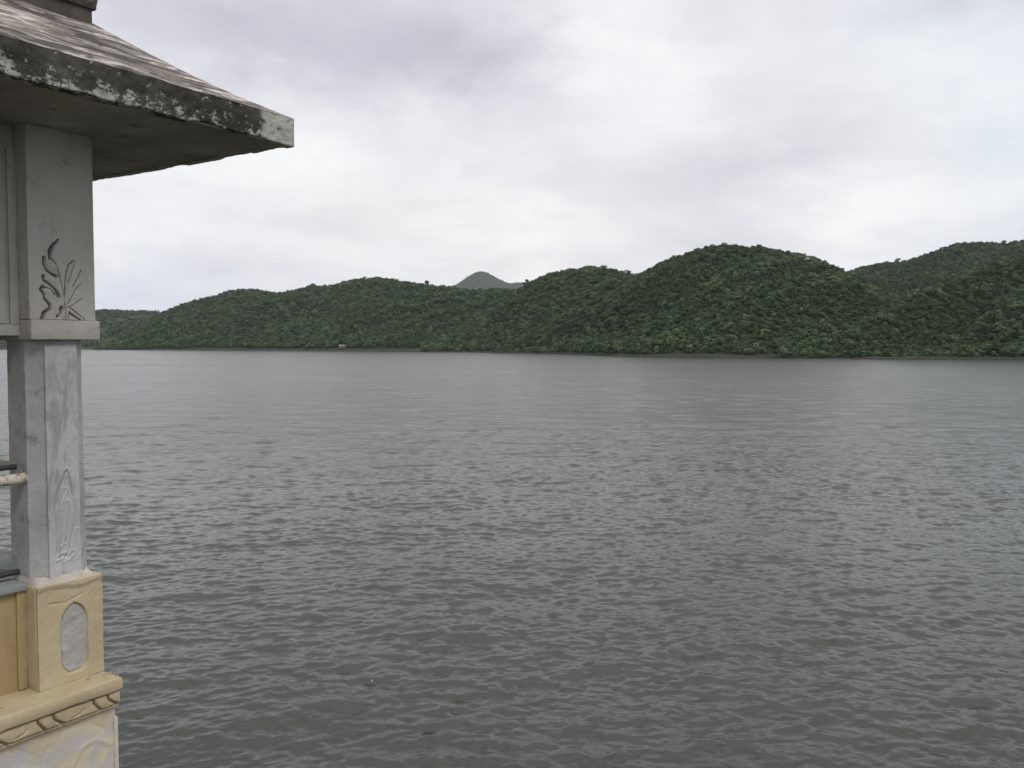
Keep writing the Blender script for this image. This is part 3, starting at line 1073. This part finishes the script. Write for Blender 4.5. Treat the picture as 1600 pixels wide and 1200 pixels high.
def column_relief(A, Z):
    """flaking paint and a worn flame shaped carving on the lower half; A measured from the column's axis"""
    H = 0.0016 * vnoise(A * 30, Z * 12, 22, 4)
    pz = lambda p: (to_front(p[0] / 3, 520 + p[1] / 3, 0.02)[0] + 0.172, to_front(p[0] / 3, 520 + p[1] / 3, 0.02)[1])
    for pts, wd, dp in (
        ([(300, 650), (275, 710), (250, 765), (240, 830), (246, 900), (252, 1000), (242, 1070)], 0.010, 0.007),
        ([(300, 650), (322, 740), (340, 830), (332, 900), (318, 960), (305, 1030), (280, 1075)], 0.010, 0.008),
        ([(292, 740), (268, 800), (262, 860), (276, 940), (268, 1000)], 0.008, 0.005),
        ([(300, 800), (312, 850), (296, 920), (290, 990)], 0.008, 0.006),
        ([(255, 270), (250, 330), (266, 390)], 0.010, 0.003),
        ([(240, 430), (255, 500), (246, 560)], 0.012, 0.004),
        ([(300, 440), (285, 500), (300, 560)], 0.010, 0.003),
        ([(345, 930), (340, 990), (352, 1040)], 0.008, 0.005),
        ([(255, 1065), (280, 1052), (300, 1062), (318, 1040)], 0.012, 0.004),
        ([(365, 560), (362, 760), (366, 1000)], 0.010, 0.005),
    ):
        d_, s_ = seg_dist(A, Z, [pz(p) for p in pts])
        H += groove(d_, wd * 0.8, dp * (0.55 if pts[0][1] > 600 else 0.22))
        H += (0.002 if pts[0][1] > 600 else 0.0005) * np.exp(-((d_ - wd) / (wd * 0.5)) ** 2)
    return H


def column(cx, cy, front=True):
    bm = bmesh.new()
    w_ = CS - CK
    prof = [(-w_, -CS + 0.014), (w_, -CS + 0.014), (CS, -w_), (CS, w_), (w_, CS), (-w_, CS), (-CS, w_), (-CS, -w_)]
    nz = 46
    rings = []
    for k in range(nz + 1):
        f_ = k / nz
        z = COL_Z0 + (COL_Z1 - COL_Z0) * f_
        s = 1.0 + 0.03 * (1 - f_) ** 6
        ring = []
        for i in range(8):
            (xa, ya), (xb, yb) = prof[i], prof[(i + 1) % 8]
            for j in range(5):
                t_ = (j + 0.06) / 5.12 if j == 0 else j / 5
                ring.append(bm.verts.new((cx + (xa + (xb - xa) * t_) * s, cy + (ya + (yb - ya) * t_) * s, z)))
        rings.append(ring)
    n = len(rings[0])
    for k in range(nz):
        for j in range(n):
            bm.faces.new((rings[k][j], rings[k][(j + 1) % n], rings[k + 1][(j + 1) % n], rings[k + 1][j]))
    me = bpy.data.meshes.new('column')
    bm.to_mesh(me)
    bm.free()
    rough(me, 0.0022, 11, cx)
    o = link('column', me, M_COL, pav)
    if front:
        def f(A, Z):
            return column_relief(A - cx, Z)
        relief('painted_face', cx - w_, cx + w_, COL_Z0 + 0.02, COL_Z1 - 0.035, cy - CS, f, M_COLF, o, cell=0.0026, back=0.02)
    # lumpy lime skirt where the column stands on its pedestal
    bm = bmesh.new()
    rr = random.Random(int(cx * 100))
    ng = 48
    lo, hi = [], []
    for j in range(ng):
        a = 2 * math.pi * j / ng
        dirx, diry = math.cos(a), math.sin(a)
        m_ = max(abs(dirx), abs(diry))
        ro = 0.150 / m_ * (1 - 0.10 * abs(math.sin(2 * a)))
        ri = CS * 1.02 / max(m_, (abs(dirx) + abs(diry)) / 1.56)
        e_ = 0.010 * mnoise.noise(Vector((dirx * 4, diry * 4, cx)))
        lo.append(bm.verts.new((cx + dirx * (ro + e_), cy + diry * (ro + e_), LEDGE_Z + PED_H - 0.012)))
        hi.append((bm.verts.new((cx + dirx * (ro + e_ - 0.006), cy + diry * (ro + e_ - 0.006), LEDGE_Z + PED_H + 0.010 + e_)),
                   bm.verts.new((cx + dirx * ri, cy + diry * ri, LEDGE_Z + PED_H + 0.032 + 1.6 * e_))))
    for j in range(ng):
        k = (j + 1) % ng
        bm.faces.new((lo[j], lo[k], hi[k][0], hi[j][0]))
        bm.faces.new((hi[j][0], hi[k][0], hi[k][1], hi[j][1]))
    me = bpy.data.meshes.new('lime_skirt')
    bm.to_mesh(me)
    bm.free()
    for p in me.polygons:
        p.use_smooth = True
    link('lime_skirt', me, M_SKIRT, o)


CX, CY = -0.172, 0.149
for sx, sy, fr in ((CX, CY, True), (-W - CX, CY, True), (CX, D - CY, False), (-W - CX, D - CY, False)):
    column(sx, sy, fr)


# --- parapet between the pedestals
def parapet(lo, hi, inner):
    p = box('parapet', lo, hi, M_YELLOW, cell=0.12, amp=0.002, bevel=0.006, seed=lo[0])
    return p


PAR_Z = E - 1.062
parapet((-W + 0.31, 0.094, LEDGE_Z - 0.004), (-0.316, 0.23, PAR_Z), True)
parapet((-W + 0.094, 0.31, LEDGE_Z - 0.004), (-W + 0.23, D - 0.31, PAR_Z), True)
parapet((-0.23, 0.31, LEDGE_Z - 0.004), (-0.094, D - 0.31, PAR_Z), True)
box('coping', (-W + 0.312, 0.066, PAR_Z), (-0.318, 0.25, PAR_Z + 0.030), M_COPING, cell=0.06, amp=0.002, bevel=0.006)
box('coping', (-0.25, 0.312, PAR_Z), (-0.066, D - 0.312, PAR_Z + 0.030), M_COPING, cell=0.08, amp=0.002, bevel=0.006)
box('coping', (-W + 0.066, 0.312, PAR_Z), (-W + 0.25, D - 0.312, PAR_Z + 0.030), M_COPING, cell=0.08, amp=0.002, bevel=0.006)
# shallow inner frame strip beside the pedestal, as on the ochre wall
box('wall_strip', (-0.356, 0.082, LEDGE_Z + 0.004), (-0.317, 0.0935, PAR_Z - 0.002), M_YELLOW, cell=0.08, amp=0.001, bevel=0.003)
box('floor_slab', (-W + 0.231, 0.231, LEDGE_Z - 0.05), (-0.231, D - 0.231, LEDGE_Z + 0.02), M_COPING, cell=0.3, amp=0.002)


# --- handrail
def rail_material():
    m, t, b = material('worn painted pipe')
    oc = t.new('ShaderNodeTexCoord').outputs['Object']
    n = t.noise(oc, 24, 5, 0.65)
    t.put(b.inputs['Base Color'], t.mix(t.smooth(n, 0.52, 0.62), (0.50, 0.46, 0.38), (0.17, 0.13, 0.09)))
    b.inputs['Roughness'].default_value = 0.55
    return m


def pipe(name, pts, r, mat, n=14):
    V, Q = tube(pts, [r] * len(pts), n)
    return link(name, np_mesh(name, np.array(V), np.array(Q)), mat, pav)


M_RAIL = rail_material()
M_IRON = material('dark iron')[0]
M_IRON.node_tree.nodes['Principled BSDF'].inputs['Base Color'].default_value = (0.03, 0.03, 0.03, 1)
M_IRON.node_tree.nodes['Principled BSDF'].inputs['Roughness'].default_value = 0.6
RZ = E - 0.580
pipe('handrail', [(-0.285, 0.10, RZ), (-1.3, 0.10, RZ + 0.002), (-W + 0.29, 0.10, RZ)], 0.024, M_RAIL)
pipe('upper_bar', [(-0.29, 0.17, RZ + 0.045), (-1.3, 0.17, RZ + 0.045), (-W + 0.29, 0.17, RZ + 0.045)], 0.012, M_IRON)
pipe('lower_bar', [(-0.29, 0.16, PAR_Z + 0.065), (-1.3, 0.16, PAR_Z + 0.065), (-W + 0.29, 0.16, PAR_Z + 0.065)], 0.013, M_IRON)
pipe('handrail', [(-0.12, 0.28, RZ), (-0.12, 1.2, RZ), (-0.12, D - 0.28, RZ)], 0.024, M_RAIL)
pipe('handrail', [(-W + 0.12, 0.28, RZ), (-W + 0.12, 1.2, RZ), (-W + 0.12, D - 0.28, RZ)], 0.024, M_RAIL)

# --- capital blocks with the carved plant
SOF = E + 0.928


def zp(p):
    return to_front(p[0] / 3.75, 240 + p[1] / 3.75)


LEAF_CUTS = [
    ([(358, 510), (330, 540), (310, 580), (307, 618)], 0.019, 0.022), ([(307, 612), (345, 652)], 0.008, 0.008),
    ([(275, 612), (272, 645), (285, 685), (312, 706), (345, 722)], 0.015, 0.017),
    ([(268, 722), (268, 742), (310, 776), (340, 806), (356, 838)], 0.016, 0.019),
    ([(262, 782), (248, 798), (266, 822), (272, 855), (302, 886), (300, 912), (266, 936), (252, 978)], 0.017, 0.020),
    ([(262, 782), (300, 792), (330, 830)], 0.009, 0.009),
    ([(345, 955), (362, 935), (370, 905)], 0.017, 0.020), ([(405, 962), (412, 930), (420, 938), (440, 952), (495, 986)], 0.012, 0.014),
    ([(340, 645), (362, 720), (376, 790), (386, 850)], 0.006, 0.006), ([(445, 628), (415, 652), (398, 700), (392, 760), (388, 840)], 0.009, 0.008),
    ([(452, 640), (430, 700), (410, 760)], 0.007, 0.004), ([(486, 690), (440, 780)], 0.010, 0.006), ([(492, 760), (450, 800), (405, 880)], 0.007, 0.004),
    ([(490, 850), (450, 880), (400, 905)], 0.007, 0.004), ([(420, 905), (470, 945), (505, 975)], 0.007, 0.005), ([(386, 850), (388, 910), (390, 970)], 0.006, 0.005),
    ([(330, 455), (350, 470)], 0.008, 0.002),
]


def capital_relief(A, Z):
    H = 0.0022 * vnoise(A * 12, Z * 12, 41, 4)
    for pts, wd, dp in LEAF_CUTS:
        d_, s_ = seg_dist(A, Z, [zp(p) for p in pts])
        wv = wd * (0.33 if wd > 0.0125 else 0.22) * (0.8 + 0.3 * np.sin(s_ * 6 + wd * 900))
        H -= dp * 2.4 / (1 + (d_ / wv) ** 6)
    # leaf lobes swell out to the right of the cuts
    for (x, y, rx, ry, ang, h) in ((325, 660, 32, 22, 0.6, 0.006), (315, 745, 38, 22, 0.6, 0.006), (305, 815, 36, 20, 0.7, 0.006), (390, 940, 14, 34, 0, 0.006), (420, 690, 16, 60, 0.3, 0.004), (450, 830, 30, 16, -0.7, 0.003)):
        c0, z0_ = zp((x, y))
        sx = 0.00272 / 3.75 * 1.2
        xa, za = (A - c0) / sx, (Z - z0_) / sx
        xr, zr = xa * math.cos(ang) - za * math.sin(ang), xa * math.sin(ang) + za * math.cos(ang)
        H += h * np.exp(-((xr / rx) ** 2 + (zr / ry) ** 2))
    return H


CAP_X0, CAP_X1 = -0.316, -0.020
LIP_T, LIP_B = E + 0.110, E + 0.020


def capital(x0, x1, y0, y1, front=True):
    c_ = box('capital_block', (x0, y0 + (0.065 if front else 0), LIP_T - 0.004), (x1, y1, SOF + 0.004), M_WHITE, cell=0.06, amp=0.002, bevel=0.006, seed=x0 + y0)
    if front:
        def f(A, Z):
            return capital_relief(A - x1 + CAP_X1, Z)
        relief('carved_face', x0, x1, LIP_T - 0.002, SOF - 0.002, y0, f, M_WHITE, c_, cell=0.0026, back=0.07)
    box('lip', (x0 - 0.002, y0 - 0.012, LIP_B), (x1 + 0.016, y1 + 0.010, LIP_T - 0.004), M_WHITE, c_, cell=0.03, amp=0.0035, bevel=0.008, seed=x1)
    return c_


capital(CAP_X0, CAP_X1, 0.0, 0.30)
capital(-W - CAP_X1, -W - CAP_X0, 0.0, 0.30)
capital(CAP_X0, CAP_X1, D - 0.30, D, False)
capital(-W - CAP_X1, -W - CAP_X0, D - 0.30, D, False)


# --- lintel panels between the capitals
def lintel(lo, hi, axis):
    o = box('lintel', lo, hi, M_WHITE, cell=0.10, amp=0.002, bevel=0.006, seed=lo[0] * 2)
    return o


li = lintel((-W + 0.30, 0.088, E + 0.036), (-0.317, 0.24, SOF + 0.003), 0)
lintel((-0.24, 0.301, E + 0.036), (-0.088, D - 0.301, SOF + 0.003), 1)
lintel((-W + 0.088, 0.301, E + 0.036), (-W + 0.24, D - 0.301, SOF + 0.003), 1)
lintel((-W + 0.30, D - 0.24, E + 0.036), (-0.317, D - 0.088, SOF + 0.003), 0)
# raised frame strips on the front lintel
aL, _ = to_front(17, 400, 0.085)
box('frame_strip', (aL - 0.0, 0.076, E + 0.085), (-0.3175, 0.0865, SOF - 0.10), M_WHITE, li, cell=0.08, amp=0.001, bevel=0.003)
box('frame_strip', (-W + 0.31, 0.076, E + 0.037), (-0.3175, 0.0865, E + 0.084), M_WHITE, li, cell=0.08, amp=0.001, bevel=0.003)
box('frame_strip', (aL - 0.052, 0.080, E + 0.088), (aL - 0.016, 0.0865, SOF - 0.10), M_WHITE, li, cell=0.08, amp=0.001, bevel=0.002)

# --- eave: flat soffit, moulded edge, sloping plaster roof
OV = 0.612
FT = E + 1.056
box('soffit', (-W - OV + 0.012, -OV + 0.012, SOF), (OV - 0.012, D + OV - 0.012, SOF + 0.03), M_SOFFIT, cell=0.12, amp=0.002, bevel=0.004)


def fascia(p0, p1, nrm, nm='fascia'):
    """edge of the eave: crusty, eaten away along its lower rim"""
    p0, p1 = np.array(p0), np.array(p1)
    L = np.linalg.norm(p1 - p0)
    na, nz = int(L / 0.009) + 2, 16
    S, T = np.meshgrid(np.linspace(0, L, na), np.linspace(0, 1, nz))
    key = S + nrm[0] * 40 + nrm[1] * 90
    h = 0.008 * vnoise(key * 9, T * 1.2, 61, 4) + 0.006 * vnoise(key * 40, T * 5, 62, 3) + 0.008 * np.clip(1 - np.abs(T - 0.62) / 0.1, 0, 1) * vnoise(key * 3, T * 0, 66, 2)
    endf = np.clip(np.minimum(S, L - S) / 0.06, 0, 1)
    h *= endf * 0.9 + 0.1
    low = SOF - 0.004 + 0.016 * np.clip(vnoise(key * 7, key * 0, 63, 4) + 0.1, 0, 1) * endf
    top = FT + 0.006 * vnoise(key * 6, key * 0, 64, 3) * endf
    Z = low + (top - low) * T
    X = p0[0] + (p1[0] - p0[0]) * S / L + nrm[0] * h
    Y = p0[1] + (p1[1] - p0[1]) * S / L + nrm[1] * h
    V = np.stack([X, Y, Z], -1)
    back_ = V[:1].copy()
    back_[..., 0] -= nrm[0] * 0.05
    back_[..., 1] -= nrm[1] * 0.05
    V = np.concatenate([back_, V], 0)
    me = np_mesh(nm, V.reshape(-1, 3), grid_quads(nz + 1, na))
    return me


roof = bpy.data.meshes.new('roof')
e0x, e1x, e0y, e1y = -W - OV, OV, -OV, D + OV


def roof_slope(P00, P10, P01, P11, nrm, seed):
    """one slope from the eave line (P00-P10) up to the neck (P01-P11)"""
    P00, P10, P01, P11 = [np.array(p, float) for p in (P00, P10, P01, P11)]
    na, nv_ = 260, 44
    S, T = np.meshgrid(np.linspace(0, 1, na), np.linspace(0, 1, nv_))
    S3, T3 = S[..., None], T[..., None]
    V = (P00 * (1 - S3) + P10 * S3) * (1 - T3) + (P01 * (1 - S3) + P11 * S3) * T3
    L = np.linalg.norm(P10 - P00)
    sag = -0.022 * np.sin(T * math.pi)
    edge = np.minimum(1, np.minimum(T / 0.05, 1)) * np.clip(np.minimum(S, 1 - S) / 0.02, 0, 1)
    lay = 0.018 * vnoise(S * L * 2.2 + seed, T * 9 + S * L * 0.8, seed, 4) + 0.009 * vnoise(S * L * 6, T * 20, seed + 1, 3)
    V[..., 2] += sag + lay * edge
    return V.reshape(-1, 3), grid_quads(nv_, na)


NZ = E + 1.43
cs = [(e0x, e0y, FT), (e1x, e0y, FT), (e1x, e1y, FT), (e0x, e1y, FT)]
ns_ = [(-W, 0, NZ), (0, 0, NZ), (0, D, NZ), (-W, D, NZ)]
Vs, Qs, off = [], [], 0
for k in range(4):
    k2 = (k + 1) % 4
    V, Q = roof_slope(cs[k], cs[k2], ns_[k], ns_[k2], None, 70 + k)
    Vs.append(V)
    Qs.append(Q + off)
    off += len(V)
eave = link('eave_roof', np_mesh('eave_roof', np.concatenate(Vs), np.concatenate(Qs)), M_ROOF, pav)
for p0, p1, nr in (((e0x, e0y), (e1x, e0y), (0, -1)), ((e1x, e0y), (e1x, e1y), (1, 0)), ((e1x, e1y), (e0x, e1y), (0, 1)), ((e0x, e1y), (e0x, e0y), (-1, 0))):
    link('fascia', fascia(p0, p1, nr), M_FASCIA, eave)

# --- neck and petal moulding above the roof
box('roof_neck', (-W + 0.002, 0.002, NZ - 0.05), (-0.002, D - 0.002, NZ + 0.07), M_DARK, cell=0.09, amp=0.004, bevel=0.008)
mould = box('petal_moulding', (-W - 0.012, -0.012, NZ + 0.058), (0.012, D + 0.012, NZ + 0.24), M_DARK, cell=0.08, amp=0.003, bevel=0.008)


def petal_mesh():
    """rounded lotus petal with a raised rim and a boss, standing proud of the moulding"""
    bm = bmesh.new()
    n, rings = 16, 5
    prev = None
    for k in range(rings + 1):
        f_ = k / rings
        rad = 0.036 * (1 - f_) + 0.002
        hgt = [0.0, 0.016, 0.020, 0.011, 0.013, 0.019][k]
        ring = [bm.verts.new((math.cos(2 * math.pi * j / n) * rad, -hgt, math.sin(2 * math.pi * j / n) * rad * 1.25)) for j in range(n)]
        if prev:
            for j in range(n):
                bm.faces.new((prev[j], prev[(j + 1) % n], ring[(j + 1) % n], ring[j]))
        prev = ring
    bm.faces.new(prev)
    me = bpy.data.meshes.new('petal')
    bm.to_mesh(me)
    bm.free()
    for p in me.polygons:
        p.use_smooth = True
    me.materials.append(M_PETAL)
    return me


PETAL = petal_mesh()
for k in range(34):
    o = link('petal', PETAL, None, mould)
    o.location = (-0.034 - 0.0785 * k, -0.0105, NZ + 0.118)
for k in range(31):
    o = link('petal', PETAL, None, mould)
    o.location = (0.0105, 0.034 + 0.0785 * k, NZ + 0.118)
    o.rotation_euler = (0, 0, R(90))

# ------------------------------------------------------------------ small things across the lake
def hut():
    p = on_hill(H_LEFT, 535, 0.035)
    root = bpy.data.objects.new('hut', None)
    COL.objects.link(root)
    root.location = (p[0], p[1] - 1.0, p[2] - 0.2)
    root.rotation_euler = (0, 0, R(12))
    tag(root, 'small pale hut on the far bank below the long left hill', 'hut')
    m, t, b = material('pale hut wall')
    b.inputs['Base Color'].default_value = (0.15, 0.155, 0.135, 1)
    m2, t2, b2 = material('pale hut roof')
    b2.inputs['Base Color'].default_value = (0.13, 0.135, 0.12, 1)
    m3, t3, b3 = material('dark opening')
    b3.inputs['Base Color'].default_value = (0.03, 0.03, 0.03, 1)
    box('wall', (-3.6, -2.2, 0), (3.6, 2.2, 2.6), m, root, 0.02, 5, 0)
    bm = bmesh.new()
    vs = [bm.verts.new(c) for c in ((-4.1, -2.8, 2.55), (4.1, -2.8, 2.55), (4.1, 2.8, 2.55), (-4.1, 2.8, 2.55), (-4.1, 0, 4.2), (4.1, 0, 4.2))]
    for f_ in ((0, 1, 5, 4), (2, 3, 4, 5), (1, 2, 5), (3, 0, 4), (3, 2, 1, 0)):
        bm.faces.new([vs[i] for i in f_])
    me = bpy.data.meshes.new('roof')
    bm.to_mesh(me)
    bm.free()
    link('roof', me, m2, root)
    box('door', (-0.6, -2.26, 0), (0.5, -2.21, 2.0), m3, root, 0.0, 5, 0)
    box('window', (1.5, -2.26, 1.0), (2.5, -2.21, 1.9), m3, root, 0.0, 5, 0)


hut()


def boulder(p, s, label, seed):
    bm = bmesh.new()
    bmesh.ops.create_icosphere(bm, subdivisions=3, radius=s)
    for v in bm.verts:
        v.co *= 1 + 0.28 * mnoise.noise(v.co / s * 1.3 + Vector((seed, 0, 0))) + 0.1 * mnoise.noise(v.co / s * 4)
        v.co.z *= 0.75
    me = bpy.data.meshes.new('boulder')
    bm.to_mesh(me)
    bm.free()
    m, t, b = material('pale rock')
    geo = t.new('ShaderNodeNewGeometry').outputs['Position']
    t.put(b.inputs['Base Color'], t.mix(t.noise(geo, 1.5, 5, 0.7), (0.16, 0.155, 0.14), (0.28, 0.27, 0.25)))
    b.inputs['Roughness'].default_value = 0.9
    o = link('boulder', me, m)
    o.location = p
    tag(o, label, 'rock')


p = on_hill(H_RIGHT, 1257, 0.86)
boulder((p[0], p[1] - 4, p[2] + 3.2), 2.0, 'pale boulder showing near the top of the tall hill right of the middle', 3)

# ------------------------------------------------------------------ thin damp air over the lake
def haze():
    bm = bmesh.new()
    bmesh.ops.create_cube(bm, size=1.0)
    lo, hi = (-2500, -2500, -3.0), (2500, 5300, 412.0)
    for v in bm.verts:
        v.co = Vector([lo[i] + (v.co[i] + 0.5) * (hi[i] - lo[i]) for i in range(3)])
    me = bpy.data.meshes.new('haze')
    bm.to_mesh(me)
    bm.free()
    m = bpy.data.materials.new('damp air')
    m.use_nodes = True
    nt = m.node_tree
    nt.nodes.clear()
    out = nt.nodes.new('ShaderNodeOutputMaterial')
    vol = nt.nodes.new('ShaderNodeVolumePrincipled')
    vol.inputs['Color'].default_value = (0.84, 0.90, 1.0, 1)
    vol.inputs['Density'].default_value = 0.000032
    vol.inputs['Anisotropy'].default_value = 0.0
    nt.links.new(vol.outputs[0], out.inputs['Volume'])
    o = link('haze', me, m)
    tag(o, 'thin pale damp air hanging over the lake and hills', 'haze', kind='stuff')


haze()
